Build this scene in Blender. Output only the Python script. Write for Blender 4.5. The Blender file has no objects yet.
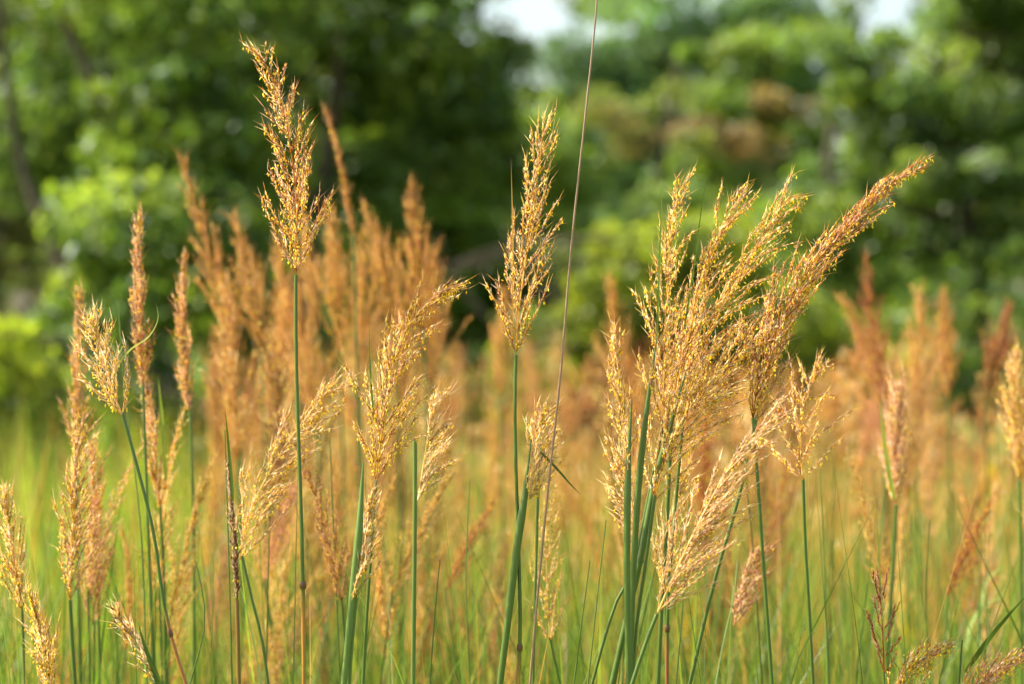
import bpy, math, random
import numpy as np

# ------------------------------------------------------------------ camera, light, exposure
scene = bpy.context.scene
COL = scene.collection
CAM_Z, LENS, FOCUS = 1.40, 85.0, 2.60
K = 1024 * LENS / 36.0                       # pixels per unit of tangent
cam_d = bpy.data.cameras.new("camera")
cam_d.lens = LENS; cam_d.sensor_width = 36; cam_d.clip_start = 0.05; cam_d.clip_end = 5000
cam_d.dof.use_dof = True; cam_d.dof.focus_distance = FOCUS; cam_d.dof.aperture_fstop = 3.9
cam = bpy.data.objects.new("camera", cam_d); COL.objects.link(cam)
cam.location = (0, 0, CAM_Z); cam.rotation_euler = (math.radians(90), 0, 0)
scene.camera = cam

SUN_EL, SUN_AZ = math.radians(48), math.radians(-82)   # azimuth from +Y (view direction), negative = left
world = bpy.data.worlds.new("World"); scene.world = world; world.use_nodes = True
nt = world.node_tree; nt.nodes.clear()
sky = nt.nodes.new("ShaderNodeTexSky"); sky.sky_type = 'NISHITA'; sky.sun_disc = False
sky.sun_elevation = SUN_EL; sky.sun_rotation = SUN_AZ
sky.air_density = 1.3; sky.dust_density = 4.0; sky.ozone_density = 1.0
bg = nt.nodes.new("ShaderNodeBackground"); bg.inputs[1].default_value = 0.14
wo = nt.nodes.new("ShaderNodeOutputWorld")
nt.links.new(sky.outputs[0], bg.inputs[0]); nt.links.new(bg.outputs[0], wo.inputs[0])

sun_d = bpy.data.lights.new("sun", 'SUN'); sun_d.energy = 5.0; sun_d.angle = math.radians(0.6)
sun_d.color = (1.0, 0.98, 0.925)
sun = bpy.data.objects.new("sun", sun_d); COL.objects.link(sun)
sun.rotation_euler = (math.pi / 2 - SUN_EL, 0, math.pi - SUN_AZ)

scene.view_settings.view_transform = 'Standard'; scene.view_settings.look = 'None'
scene.view_settings.exposure = 1.27; scene.view_settings.gamma = 1.0
scene.view_settings.use_curve_mapping = False
scene.render.engine = 'CYCLES'
scene.cycles.max_bounces = 7; scene.cycles.diffuse_bounces = 4; scene.cycles.glossy_bounces = 2
scene.cycles.transmission_bounces = 5; scene.cycles.use_denoising = True
scene.cycles.sample_clamp_indirect = 6.0

R = random.Random(7)
G = np.random.default_rng(11)

def P(px, py, d):
    return np.array([(px - 512) / K * d, d, CAM_Z - (py - 342) / K * d])

def lin(r, g, b):
    f = lambda c: (c / 255 / 12.92) if c / 255 <= 0.04045 else ((c / 255 + 0.055) / 1.055) ** 2.4
    return np.array([f(r), f(g), f(b)])

# ------------------------------------------------------------------ materials
def plant_mat(name, rough=0.5, trans=0.3, spec=0.3, noise=0.25, nscale=60.0, stretch=None, tint=(1, 1, 1)):
    m = bpy.data.materials.new(name); m.use_nodes = True
    n = m.node_tree; n.nodes.clear(); L = n.links.new
    at = n.nodes.new("ShaderNodeAttribute"); at.attribute_name = "col"
    oi = n.nodes.new("ShaderNodeObjectInfo")
    mx = n.nodes.new("ShaderNodeMix"); mx.data_type = 'RGBA'; mx.blend_type = 'MULTIPLY'; mx.inputs[0].default_value = 1
    L(at.outputs["Color"], mx.inputs[6]); L(oi.outputs["Color"], mx.inputs[7])
    tc = n.nodes.new("ShaderNodeTexCoord"); mp = n.nodes.new("ShaderNodeMapping")
    if stretch: mp.inputs["Scale"].default_value = stretch
    nz = n.nodes.new("ShaderNodeTexNoise"); nz.inputs["Scale"].default_value = nscale; nz.inputs["Detail"].default_value = 3
    L(tc.outputs["Object"], mp.inputs[0]); L(mp.outputs[0], nz.inputs["Vector"])
    mr = n.nodes.new("ShaderNodeMapRange"); mr.inputs[1].default_value = 0.3; mr.inputs[2].default_value = 0.7
    mr.inputs[3].default_value = 1 - noise; mr.inputs[4].default_value = 1 + noise
    L(nz.outputs[0], mr.inputs[0])
    m2 = n.nodes.new("ShaderNodeVectorMath"); m2.operation = 'SCALE'
    L(mx.outputs[2], m2.inputs[0]); L(mr.outputs[0], m2.inputs["Scale"])
    pb = n.nodes.new("ShaderNodeBsdfPrincipled"); pb.inputs["Roughness"].default_value = rough
    pb.inputs["Specular IOR Level"].default_value = spec
    L(m2.outputs[0], pb.inputs["Base Color"])
    out = n.nodes.new("ShaderNodeOutputMaterial")
    if trans > 0:
        tr = n.nodes.new("ShaderNodeBsdfTranslucent")
        t2 = n.nodes.new("ShaderNodeVectorMath"); t2.operation = 'MULTIPLY'; t2.inputs[1].default_value = tint
        L(m2.outputs[0], t2.inputs[0]); L(t2.outputs[0], tr.inputs[0])
        ms = n.nodes.new("ShaderNodeMixShader"); ms.inputs[0].default_value = trans
        L(pb.outputs[0], ms.inputs[1]); L(tr.outputs[0], ms.inputs[2]); L(ms.outputs[0], out.inputs[0])
    else:
        L(pb.outputs[0], out.inputs[0])
    return m

M_STEM = plant_mat("stem_green", 0.38, 0.06, 0.6, 0.18, 40, (25, 25, 1))
M_BLADE = plant_mat("grass_blade", 0.45, 0.45, 0.4, 0.2, 14, (6, 6, 1), (1.25, 1.3, 0.7))
M_SEED = plant_mat("spikelet", 0.42, 0.38, 0.45, 0.12, 300, None, (1.15, 1.12, 0.8))
M_AWN = plant_mat("awn_hair", 0.4, 0.5, 0.4, 0.0, 10, None, (1.1, 1.05, 0.95))
M_ANTH = plant_mat("anther", 0.6, 0.5, 0.2, 0.05, 10, None, (1.1, 1.05, 0.8))
M_LEAF = plant_mat("tree_leaf", 0.42, 0.55, 0.5, 0.15, 3, None, (1.35, 1.3, 0.55))
M_BARK = plant_mat("bark", 0.9, 0.0, 0.2, 0.45, 5, (3, 3, 0.6))
M_GROUND = plant_mat("meadow_soil", 0.95, 0.0, 0.1, 0.5, 1.3)

# ------------------------------------------------------------------ mesh building
class MB:
    def __init__(s): s.v, s.c, s.f, s.m, s.n = [], [], [], [], 0
    def add(s, V, F, C, mat=0):
        V = np.asarray(V, float); F = np.asarray(F, int)
        if len(V) == 0: return
        C = np.asarray(C, float)
        if C.ndim == 1: C = np.tile(C, (len(V), 1))
        s.v.append(V); s.c.append(C); s.f.append(F + s.n); s.m.append(np.full(len(F), mat)); s.n += len(V)
    def mesh(s, name, mats, off=None, smooth=False):
        me = bpy.data.meshes.new(name)
        V = np.concatenate(s.v); C = np.concatenate(s.c)
        if off is not None: V = V - np.asarray(off)
        loops = np.concatenate([f.ravel() for f in s.f])
        tot = np.concatenate([np.full(len(f), f.shape[1]) for f in s.f])
        mi = np.concatenate(s.m)
        st = np.concatenate([[0], np.cumsum(tot)[:-1]])
        me.vertices.add(len(V)); me.vertices.foreach_set("co", V.astype(np.float32).ravel())
        me.loops.add(len(loops)); me.loops.foreach_set("vertex_index", loops.astype(np.int32))
        me.polygons.add(len(tot)); me.polygons.foreach_set("loop_start", st.astype(np.int32))
        me.polygons.foreach_set("loop_total", tot.astype(np.int32))
        for m in mats: me.materials.append(m)
        me.polygons.foreach_set("material_index", mi.astype(np.int32))
        if smooth: me.polygons.foreach_set("use_smooth", np.ones(len(tot), dtype=bool))
        a = me.color_attributes.new("col", 'FLOAT_COLOR', 'POINT')
        C4 = np.ones((len(V), 4), np.float32); C4[:, :3] = np.clip(C, 0, 1)
        a.data.foreach_set("color", C4.ravel())
        me.update(calc_edges=True); me.validate()
        return me
    def build(s, name, mats, parent=None, off=None, smooth=False):
        o = bpy.data.objects.new(name, s.mesh(name, mats, off, smooth)); COL.objects.link(o)
        if parent is not None: o.parent = parent
        return o

def empty(name, loc, label=None, cat=None, group=None):
    o = bpy.data.objects.new(name, None); COL.objects.link(o)
    o.location = [float(v) for v in loc]; o.empty_display_size = 0.05
    if label: o["label"] = label
    if cat: o["category"] = cat
    if group: o["group"] = group
    return o

def tag(o, label=None, cat=None, group=None, kind=None):
    if label: o["label"] = label
    if cat: o["category"] = cat
    if group: o["group"] = group
    if kind: o["kind"] = kind
    return o

def unit(a):
    return a / np.maximum(np.linalg.norm(a, axis=-1, keepdims=True), 1e-9)

def frame(D):
    up = np.where(np.abs(D[:, 2:3]) < 0.9, np.array([[0, 0, 1.0]]), np.array([[1.0, 0, 0]]))
    a = unit(np.cross(D, up)); return a, np.cross(D, a)

def bipyramids(mb, pos, dirs, ln, wd, cols, mat=0, waist=0.35, sides=4):
    """many slim spindle shapes, each with base, waist ring and tip"""
    n = len(pos)
    if n == 0: return
    D = unit(dirs); a, b = frame(D)
    V = np.zeros((n, sides + 2, 3)); V[:, 0] = pos; V[:, -1] = pos + D * ln[:, None]
    mid = pos + D * (ln * waist)[:, None]
    ph = G.uniform(0, 6.28, n)
    for k in range(sides):
        an = ph + 2 * math.pi * k / sides
        V[:, 1 + k] = mid + (a * np.cos(an)[:, None] + b * np.sin(an)[:, None]) * (wd * 0.5)[:, None]
    base = (np.arange(n) * (sides + 2))[:, None]
    F = []
    for k in range(sides):
        k2 = (k + 1) % sides
        F += [[0, 1 + k2, 1 + k], [sides + 1, 1 + k, 1 + k2]]
    F = (base[:, :, None] + np.array(F)[None]).reshape(-1, 3)
    mb.add(V.reshape(-1, 3), F, np.repeat(cols, sides + 2, axis=0), mat)

def hairs(mb, pos, dirs, ln, wd, cols, mat=1):
    """thin pointed filaments with triangular section"""
    n = len(pos)
    if n == 0: return
    D = unit(dirs); a, b = frame(D)
    V = np.zeros((n, 4, 3)); V[:, 3] = pos + D * ln[:, None]
    for k in range(3):
        an = 2.094 * k
        V[:, k] = pos + (a * math.cos(an) + b * math.sin(an)) * (wd * 0.5)[:, None]
    F = ((np.arange(n) * 4)[:, None, None] + np.array([[0, 1, 3], [1, 2, 3], [2, 0, 3]])[None]).reshape(-1, 3)
    mb.add(V.reshape(-1, 3), F, np.repeat(cols, 4, axis=0), mat)

def catmull(pts, n):
    p = np.asarray(pts, float)
    if len(p) == 2: return p[0] + (p[1] - p[0]) * np.linspace(0, 1, n)[:, None]
    h = np.maximum(np.linalg.norm(np.diff(p, axis=0), axis=1), 1e-9); cum = np.concatenate([[0], np.cumsum(h)])
    v = np.diff(p, axis=0) / h[:, None]; m = np.zeros_like(p)
    m[1:-1] = (v[:-1] * h[1:, None] + v[1:] * h[:-1, None]) / (h[1:] + h[:-1])[:, None]
    m[0] = 1.5 * v[0] - .5 * m[1]; m[-1] = 1.5 * v[-1] - .5 * m[-2]
    out = []
    for s in np.linspace(0, cum[-1], n):
        i = min(np.searchsorted(cum, s, side='right') - 1, len(p) - 2); t = (s - cum[i]) / h[i]; a = h[i]
        out.append((2 * t ** 3 - 3 * t * t + 1) * p[i] + (t ** 3 - 2 * t * t + t) * a * m[i] + (3 * t * t - 2 * t ** 3) * p[i + 1] + (t ** 3 - t * t) * a * m[i + 1])
    return np.array(out)

def tube(mb, path, rad, cols, sides=8, mat=0, cap=True):
    p = np.asarray(path, float); n = len(p)
    rad = np.broadcast_to(np.asarray(rad, float), (n,))
    T = unit(np.gradient(p, axis=0))
    a = np.cross(T[0], [0.3, 0.9, 0.1]); a /= np.linalg.norm(a)
    V = []
    for i in range(n):
        a = a - T[i] * np.dot(a, T[i]); a /= np.linalg.norm(a); b = np.cross(T[i], a)
        for k in range(sides):
            an = 2 * math.pi * k / sides
            V.append(p[i] + (a * math.cos(an) + b * math.sin(an)) * rad[i])
    F = [[i * sides + k, i * sides + (k + 1) % sides, (i + 1) * sides + (k + 1) % sides, (i + 1) * sides + k]
         for i in range(n - 1) for k in range(sides)]
    C = np.asarray(cols, float)
    C = np.repeat(C, sides, axis=0) if C.ndim == 2 else C
    mb.add(V, F, C, mat)
    if cap:
        mb.add(V[-sides:], [list(range(sides))], C[-sides:] if C.ndim == 2 else C, mat) if sides in (3, 4) else None

def ribbon(mb, path, wid, cols, side=None, fold=0.35, mat=0):
    """leaf blade: folded strip with a midrib"""
    p = np.asarray(path, float); n = len(p)
    T = unit(np.gradient(p, axis=0))
    s = np.array([1.0, 0.25, 0.0]) if side is None else np.asarray(side, float)
    S = unit(np.cross(np.cross(T, s[None]), T)); N = np.cross(T, S)
    w = np.broadcast_to(np.asarray(wid, float), (n,))[:, None] * 0.5
    V = np.stack([p - S * w + N * w * fold, p, p + S * w + N * w * fold], axis=1).reshape(-1, 3)
    F = []
    for i in range(n - 1):
        for k in (0, 1):
            F.append([i * 3 + k, i * 3 + k + 1, i * 3 + 4 + k, i * 3 + 3 + k])
    C = np.asarray(cols, float)
    if C.ndim == 2: C = np.repeat(C, 3, axis=0)
    mb.add(V, F, C, mat)

# ------------------------------------------------------------------ palettes
RUST = [lin(206, 132, 42), lin(174, 96, 28), lin(226, 164, 62), lin(236, 192, 116)]
GOLD = [lin(226, 178, 68), lin(184, 122, 36), lin(244, 212, 110), lin(248, 226, 172)]
PALE = [lin(240, 206, 134), lin(228, 184, 102), lin(248, 228, 182), lin(214, 160, 84)]
AMBER = [lin(202, 138, 46), lin(174, 106, 32), lin(220, 164, 66), lin(230, 188, 108)]
PINK = [lin(220, 164, 118), lin(196, 130, 84), lin(228, 180, 142), lin(190, 116, 72)]
DARK = [lin(120, 70, 26), lin(146, 88, 34), lin(100, 56, 22), lin(170, 116, 52)]
RED = [lin(170, 84, 40), lin(150, 70, 34), lin(190, 108, 56), lin(160, 80, 44)]
YEL = [lin(255, 226, 60), lin(255, 214, 40), lin(255, 238, 120)]
HAIR = [lin(246, 224, 190), lin(236, 198, 150), lin(250, 236, 214)]
GREEN = lin(82, 104, 36); GREEN2 = lin(98, 120, 52); GREEN3 = lin(72, 92, 30)
YGREEN = lin(142, 156, 62); TAN = lin(176, 132, 72); BROWN = lin(120, 78, 46)

def pick(pal, n, jit=0.12):
    a = np.array(pal)[G.integers(0, len(pal), n)]
    return np.clip(a * G.normal(1, jit, (n, 1)), 0, 1)

# ------------------------------------------------------------------ seed head (panicle)
def seed_head(axis, pal, bl=0.05, spread=0.5, nn=12, nb=4, bias=(0, 0, 0), droop=0.3, dens=1.0, anth=0.5,
              sl=0.0084, awn=1.0, seed=0, oneside=None, appress=0.5, lite=False, taper=0.7, hair=None):
    """returns (mesh builder for the spikelets and branches, mesh builder for the anthers)"""
    r = np.random.default_rng(seed)
    ax = catmull(axis, 60); T = unit(np.gradient(ax, axis=0))
    mb, an = MB(), MB(); hair = HAIR if hair is None else hair
    tube(mb, ax, np.linspace(0.0010, 0.0004, 60), pick([pal[0] * 0.9 + GREEN * 0.25], 1, 0)[0], 5, 0)
    pos, dr = [], []
    bias = np.asarray(bias, float)
    grav = np.array([0, 0, -1.0])
    gold = 0.0
    for k in range(nn):
        t = 0.01 + 0.95 * (k / nn) ** 0.95
        i = t * 59; i0 = int(i); base = ax[i0]; tg = T[i0]
        A, B = frame(tg[None]); A, B = A[0], B[0]
        cnt = max(1, int(round(nb * (1 - 0.55 * t) + r.uniform(-0.6, 0.8))))
        for q in range(cnt):
            gold += 2.4
            if oneside is not None and r.random() < 0.62:
                s = np.asarray(oneside, float) + r.normal(0, 0.45, 3); s = unit(s - tg * np.dot(s, tg))
            else:
                phi = gold + r.uniform(-0.5, 0.5); s = A * math.cos(phi) + B * math.sin(phi)
            length = bl * ((1 - t) ** taper * 0.8 + 0.22) * r.uniform(0.65, 1.15)
            a0 = spread * (1 - 0.35 * t) * r.uniform(0.55, 1.25)
            d = tg * math.cos(a0) + s * math.sin(a0)
            m = 7; p = base.copy(); pts = [p.copy()]
            st = length / m
            for j in range(m):
                u = j / m
                d = unit(d + tg * appress * 0.16 + grav * droop * 0.22 * u + bias * 0.16 + r.normal(0, 0.035, 3))
                p = p + d * st; pts.append(p.copy())
            pts = np.array(pts)
            tube(mb, pts, np.linspace(0.0006, 0.0003, len(pts)), pal[1] * 0.9, 3, 0, False)
            cs = max(2, int(length * 0.86 / 0.0043 * dens))
            for w in np.linspace(0.14, 1.0, cs):
                f = w * m; j = min(int(f), m - 1); b = pts[j] + (pts[j + 1] - pts[j]) * (f - j)
                pos.append(b); dr.append(unit(pts[j + 1] - pts[j]))
    for w in np.linspace(0.55, 1.0, int(26 * dens)):                     # spikelets on the tip of the axis
        i = min(int(w * 59), 58); pos.append(ax[i]); dr.append(T[i])
    pos, dr = np.array(pos), np.array(dr); n = len(pos)
    dr = unit(dr + r.normal(0, 0.17, (n, 3)))
    pos = pos + r.normal(0, 0.0007, (n, 3))
    ln = sl * r.uniform(0.75, 1.15, n); wd = sl * 0.19 * r.uniform(0.8, 1.25, n)
    cols = pick(pal, n)
    bipyramids(mb, pos, dr, ln, wd, cols, 0)
    if not lite:
        h = pick([pal[2], pal[3], hair[1]], n)                             # a paler pedicel beside each spikelet
        bipyramids(mb, pos, unit(dr + r.normal(0, 0.3, (n, 3))), ln * 0.7, wd * 0.5, h, 0, 0.5, 3)
        keep = r.random(n) < 0.75
        tip = (pos + dr * ln[:, None])[keep]; m = len(tip)                   # awns
        hairs(mb, tip - dr[keep] * 0.001, unit(dr[keep] + r.normal(0, 0.22, (m, 3))), sl * 1.75 * awn * r.uniform(0.6, 1.3, m),
              np.full(m, 0.0006), pick([pal[0], pal[2], hair[1]], m), 1)
        for q in range(3):                                                 # white hairs
            hairs(mb, pos, unit(dr + r.normal(0, 0.45, (n, 3))), sl * r.uniform(0.5, 1.0, n), np.full(n, 0.00034), pick(hair, n), 1)
    sel = np.where(r.random(n) < min(1, anth * 1.25))[0]
    if len(sel):
        for q in range(2):
            s2 = sel if q == 0 else sel[r.random(len(sel)) < 0.6]
            m = len(s2)
            o = r.normal(0, 1, (m, 3)) * 0.0011 + np.array([0, 0, -0.0016])
            d = unit(r.normal(0, 0.42, (m, 3)) + np.array([0, 0, -1.0]))
            bipyramids(an, pos[s2] + dr[s2] * (ln[s2] * 0.55)[:, None] + o, d, r.uniform(0.0036, 0.0054, m),
                       r.uniform(0.0011, 0.0016, m), pick(YEL, m, 0.06), 0, 0.5)
    return mb, an

# ------------------------------------------------------------------ the ground
g = MB()
xs = np.concatenate([[-1500, -300, -80], np.linspace(-30, 30, 31), [80, 300, 1500]])
ys = np.concatenate([[-400, -50], np.linspace(-5, 60, 40), [100, 300, 2500]])
X, Y = np.meshgrid(xs, ys); Z = 0.05 * np.sin(X * 0.9) * np.cos(Y * 0.5) - 0.06
nx = len(xs)
F = [[j * nx + i, j * nx + i + 1, (j + 1) * nx + i + 1, (j + 1) * nx + i] for j in range(len(ys) - 1) for i in range(nx - 1)]
g.add(np.stack([X, Y, Z], -1).reshape(-1, 3), F, lin(92, 104, 44))
tag(g.build("ground", [M_GROUND], smooth=True), kind="structure")

# ------------------------------------------------------------------ trees
def leaves(mb, cen, rad, n, size, cols, rng, up=0.6, shell=0.45):
    """scatter n folded leaf shapes through a lumpy ellipsoid"""
    d = unit(rng.normal(0, 1, (n, 3)))
    rr = (shell + (1 - shell) * rng.random(n)) ** 0.7
    p = np.asarray(cen) + d * rr[:, None] * np.asarray(rad)
    ax = unit(rng.normal(0, 1, (n, 3)) + np.array([0, 0, -0.35]))
    nm = unit(rng.normal(0, 0.7, (n, 3)) + np.array([0, 0, up]) + d * 0.5)
    sd = unit(np.cross(ax, nm)); nm = np.cross(sd, ax)
    L = size * rng.uniform(0.6, 1.25, n); W = L * rng.uniform(0.42, 0.6, n)
    V = np.zeros((n, 6, 3))
    V[:, 0] = p - ax * (L / 2)[:, None]; V[:, 3] = p + ax * (L / 2)[:, None] - nm * (L * 0.1)[:, None]
    for q, (u, sg) in {1: (-0.12, -1), 2: (0.2, -0.8), 4: (0.2, 0.8), 5: (-0.12, 1)}.items():
        V[:, q] = p + ax * (L * u)[:, None] + sd * (W * 0.5 * sg)[:, None] + nm * (W * 0.12)[:, None]
    b = (np.arange(n) * 6)[:, None, None]
    F = (b + np.array([[0, 1, 2, 3], [0, 3, 4, 5]])[None]).reshape(-1, 4)
    mb.add(V.reshape(-1, 3), F, np.repeat(cols, 6, axis=0), 0)

def tree(name, label, cat, x, y, lumps, pal, size, per, trunk_r=0.12, trunks=1, seed=1, height=None, limb=True, group=None, bare=0.0, clump=(0.28, 0.5), sub=16, bark=None):
    """lumps: (dx, dy, z, rx, ry, rz, weight) ellipsoids of foliage; each is broken up into many small leaf clumps"""
    r = np.random.default_rng(seed); rr = random.Random(seed)
    root = empty(name, (x, y, -0.05), label, cat, group)
    tb, cr = MB(), MB()
    bark = lin(74, 64, 52) if bark is None else bark
    top = height or max(l[2] for l in lumps)
    spine = []
    for k in range(trunks):
        bx = rr.uniform(-0.25, 0.25) * (trunks > 1) * 2.2
        pth = catmull([(bx, 0, -0.3), (bx + rr.uniform(-.1, .1), rr.uniform(-.1, .1), top * .35),
                       (bx * 1.6 + rr.uniform(-.25, .25), rr.uniform(-.2, .2), top * .7), (bx * 2 + rr.uniform(-.3, .3), 0, top)], 18)
        tube(tb, pth, np.linspace(trunk_r, trunk_r * 0.25, 18), bark, 9); spine.append(pth)
    for l in lumps:
        cx, cy, cz, rx, ry, rz, wgt = l
        ncl = max(3, int(sub * wgt))
        for c in range(ncl):
            d = unit(r.normal(0, 1, (1, 3)))[0]; q = r.uniform(0.35, 1.05)
            cc = np.array([cx + d[0] * rx * q, cy + d[1] * ry * q, cz + d[2] * rz * q])
            if cc[2] < 0.05: cc[2] = r.uniform(0.05, 0.5)
            s = r.uniform(*clump) * (0.75 + 0.25 * min(rx, rz))
            n = int(per * r.uniform(0.6, 1.4))
            base = np.array(pal)[r.integers(0, len(pal))] * r.uniform(0.75, 1.25)
            cols = np.clip(base * r.normal(1, 0.16, (n, 1)) * np.array([1, 1, 1]) + r.normal(0, 0.006, (n, 3)), 0.005, 1)
            leaves(cr, cc, (s * r.uniform(.8, 1.5), s * r.uniform(.8, 1.4), s * r.uniform(.55, .95)), n, size, cols, r)
            if limb and r.random() < 0.55:
                sp = spine[r.integers(0, len(spine))]; zi = int(np.clip(np.argmin(np.abs(sp[:, 2] - (cc[2] - 0.35 * np.hypot(cc[0], cc[1])))), 2, 16))
                st = sp[zi]; mid = (st + cc) / 2 + np.array([0, 0, 0.08 * np.linalg.norm(cc - st)]) + r.normal(0, .06, 3)
                tube(tb, catmull([st, mid, cc], 7), np.linspace(trunk_r * 0.28, 0.008, 7), bark, 5)
    tb.build("trunk", [M_BARK], root, smooth=True)
    cr.build("crown", [M_LEAF], root)
    return root

LG = [lin(92, 116, 46), lin(106, 128, 52), lin(80, 106, 44), lin(120, 138, 60)]       # light leafy green
MG = [lin(102, 128, 52), lin(114, 138, 58), lin(90, 116, 50), lin(126, 144, 62)]
DG = [lin(98, 122, 56), lin(108, 132, 60), lin(86, 110, 52), lin(120, 138, 64)]
BG = [lin(88, 118, 72), lin(100, 130, 82), lin(78, 106, 62)]
YG = [lin(128, 142, 46), lin(140, 150, 50), lin(112, 130, 44)]
YB = [lin(172, 182, 56), lin(184, 190, 66), lin(158, 174, 54)]
BR = [lin(140, 118, 80), lin(132, 118, 72), lin(112, 124, 62), lin(140, 122, 80), lin(100, 126, 58), lin(120, 128, 66)]
OL = [lin(100, 104, 60), lin(90, 98, 54), lin(112, 110, 68)]

def px(x, d): return (x - 512) / K * d
def pz(y, d): return CAM_Z - (y - 342) / K * d

# leafy tree at left, foliage down to the ground
D = 14
tree("broadleaf_tree", "big leafy broadleaf tree with pale glinting leaves behind the left grass heads", "tree", px(185, D), D,
     [(-.35, 0, 1.2, .55, .7, .7, 1.0), (-.2, 0, 2.0, .62, .8, .6, 1.2), (.1, .1, 2.75, .6, .7, .45, 1.1), (.35, .4, 1.5, .42, .5, .8, .8),
      (-.55, .3, .6, .5, .5, .5, .7), (.05, .2, 3.7, .9, .9, .6, 1.3), (.3, .3, .6, .4, .5, .5, .6)], LG, .095, 110, .07, 2, 3, 3.6, clump=(.16, .32), sub=26, limb=False)
D = 19
tree("oak_tree", "tall dark tree with two bare trunks above the left leafy tree", "tree", px(285, D), D,
     [(-1.0, 0, 4.3, 1.2, 1, .7, 1.2), (.6, 0, 4.5, 1.1, 1, .6, 1.2), (1.1, .3, 3.7, .6, .6, .5, .7), (-.1, .6, 2.2, .9, .7, 1.4, 1.1), (-1.7, .2, 3.3, .8, .8, .8, .9), (-.7, 0, 5.6, 1.5, 1.6, .8, 1.2), (.2, .8, 3.9, 1.6, .5, .7, 2.2), (1.0, .8, 3.0, .9, .5, .6, 1.2)],
     DG, .11, 150, .11, 2, 5, 5.5, clump=(.22, .45), sub=20, limb=False)
D = 24
tree("shaded_tree", "olive brown shaded tree at the far left edge behind the leafy tree", "tree", px(15, D), D,
     [(-.3, 0, 2.4, .9, .8, 1.2, 1.2), (.4, .3, 3.6, 1.0, .8, .8, 1.3), (-.2, 0, 1.0, 1, .8, .8, .8), (-.6, 0, 4.3, 1.2, 1, .7, 1.4), (.8, 0, 4.7, 1.2, 1, .6, 1.4)], OL, .12, 120, .09, 2, 8, 5, clump=(.22, .45), sub=24, limb=False)
D = 21
tree("round_tree", "dense rounded green tree behind the mass of russet grass heads", "tree", px(440, D), D,
     [(0, 0, 2.9, .95, .9, 1.0, 1.6), (-.55, .2, 1.9, .7, .8, .9, 1.1), (.6, 0, 2.1, .65, .7, .9, 1.2), (.2, 0, 1.0, .9, .8, .8, 1.1), (-.4, 0, 3.5, .6, .6, .5, .7), (.75, .2, 3.1, .5, .6, .5, .7)],
     MG, .11, 150, .09, 1, 12, 3.8, clump=(.2, .42), sub=20, limb=False)
D = 26
tree("shaded_thicket_tree", "low dark green tree in the shade below the reddish crown", "tree", px(620, D), D,
     [(-.5, 0, 2.2, .9, .8, .8, 1.2), (.5, 0, 2.5, .9, .8, .8, 1.2), (1.2, .2, 2.0, .7, .7, .7, 1), (0, 0, 1.1, 1.6, .8, .9, 1.5), (-.9, .2, 3.2, .6, .6, .5, .8)], DG, .12, 130, .08, 2, 14, 3.4, clump=(.22, .45), sub=18, limb=False)
D = 29
tree("reddish_tree", "tree with a reddish brown crown between the green trees", "tree", px(668, D), D,
     [(-.3, 0, 4.1, .85, .6, .5, .9), (.6, 0, 3.9, .9, .6, .5, .8), (1.2, .4, 4.4, .8, .6, .4, .6)], BR, .11, 110, .13, 1, 17, 4.8, clump=(.2, .34), sub=13, limb=False)
D = 42
tree("pale_tree", "hazy pale green tree at the top middle beside the open sky", "tree", px(640, D), D,
     [(-.6, 0, 6.0, 1.3, 1, .8, 1.5), (1.0, 0, 6.7, 1.3, 1, 1.0, 1.8), (2.2, 0, 6.8, 1.0, 1, .8, 1.2), (-1.8, 0, 5.2, 1, .9, .9, 1), (.4, 0, 4.6, 1.8, 1, .9, 1.2), (2.6, 0, 5.9, 1.0, 1, .9, .9)], BG, .17, 120, .16, 1, 19, 6.5, clump=(.35, .6), sub=17)
D = 30
tree("tall_green_tree", "tall mid green tree filling the top between pale tree and right trees", "tree", px(770, D), D,
     [(-.4, 0, 4.7, .7, .8, .7, 1.0), (.5, .2, 3.8, .6, .7, .5, .7), (-.6, 0, 3.4, .7, .7, .6, .8), (.3, 0, 2.6, .9, .8, .7, 1), (.1, 0, 1.5, 1.1, .8, .8, 1)], MG, .13, 130, .11, 1, 22, 5, clump=(.22, .42), sub=17)
D = 18
tree("forest_edge_tree", "large dark green tree with a straight trunk at the right edge", "tree", px(975, D), D,
     [(-.3, 0, 1.5, .8, .8, .8, 1.2), (-.5, .2, 2.5, .65, .7, .55, 1.0), (.4, 0, 2.3, .6, .7, .6, 1), (.3, .2, 3.3, .7, .7, .5, 1.0), (-.75, 0, 3.4, .4, .5, .35, .5), (-1.0, .1, 1.0, .6, .6, .7, .9), (0.45, 0, 4.4, .7, .9, .5, 1.0), (.15, .3, 3.9, .45, .6, .4, 1.0), (-.5, .2, 3.2, .5, .6, .4, .8)],
     DG, .1, 120, .08, 1, 25, 4.5, clump=(.17, .34), sub=20)
D = 22
tree("slender_tree", "slender dark trunked tree left of the straight trunk tree", "tree", px(842, D), D,
     [(-.3, 0, 2.6, .6, .7, .5, .8), (.3, .1, 2.1, .7, .7, .6, 1), (.1, 0, 1.2, 1.0, .7, .8, 1.2), (-.4, 0, 1.9, .4, .5, .4, .6), (.35, .2, 3.2, .4, .4, .3, .4), (-.1, 0, 4.3, .35, .5, .3, .3)],
     MG, .11, 110, .1, 1, 27, 4.4, clump=(.18, .36), sub=18)
D = 15
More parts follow.
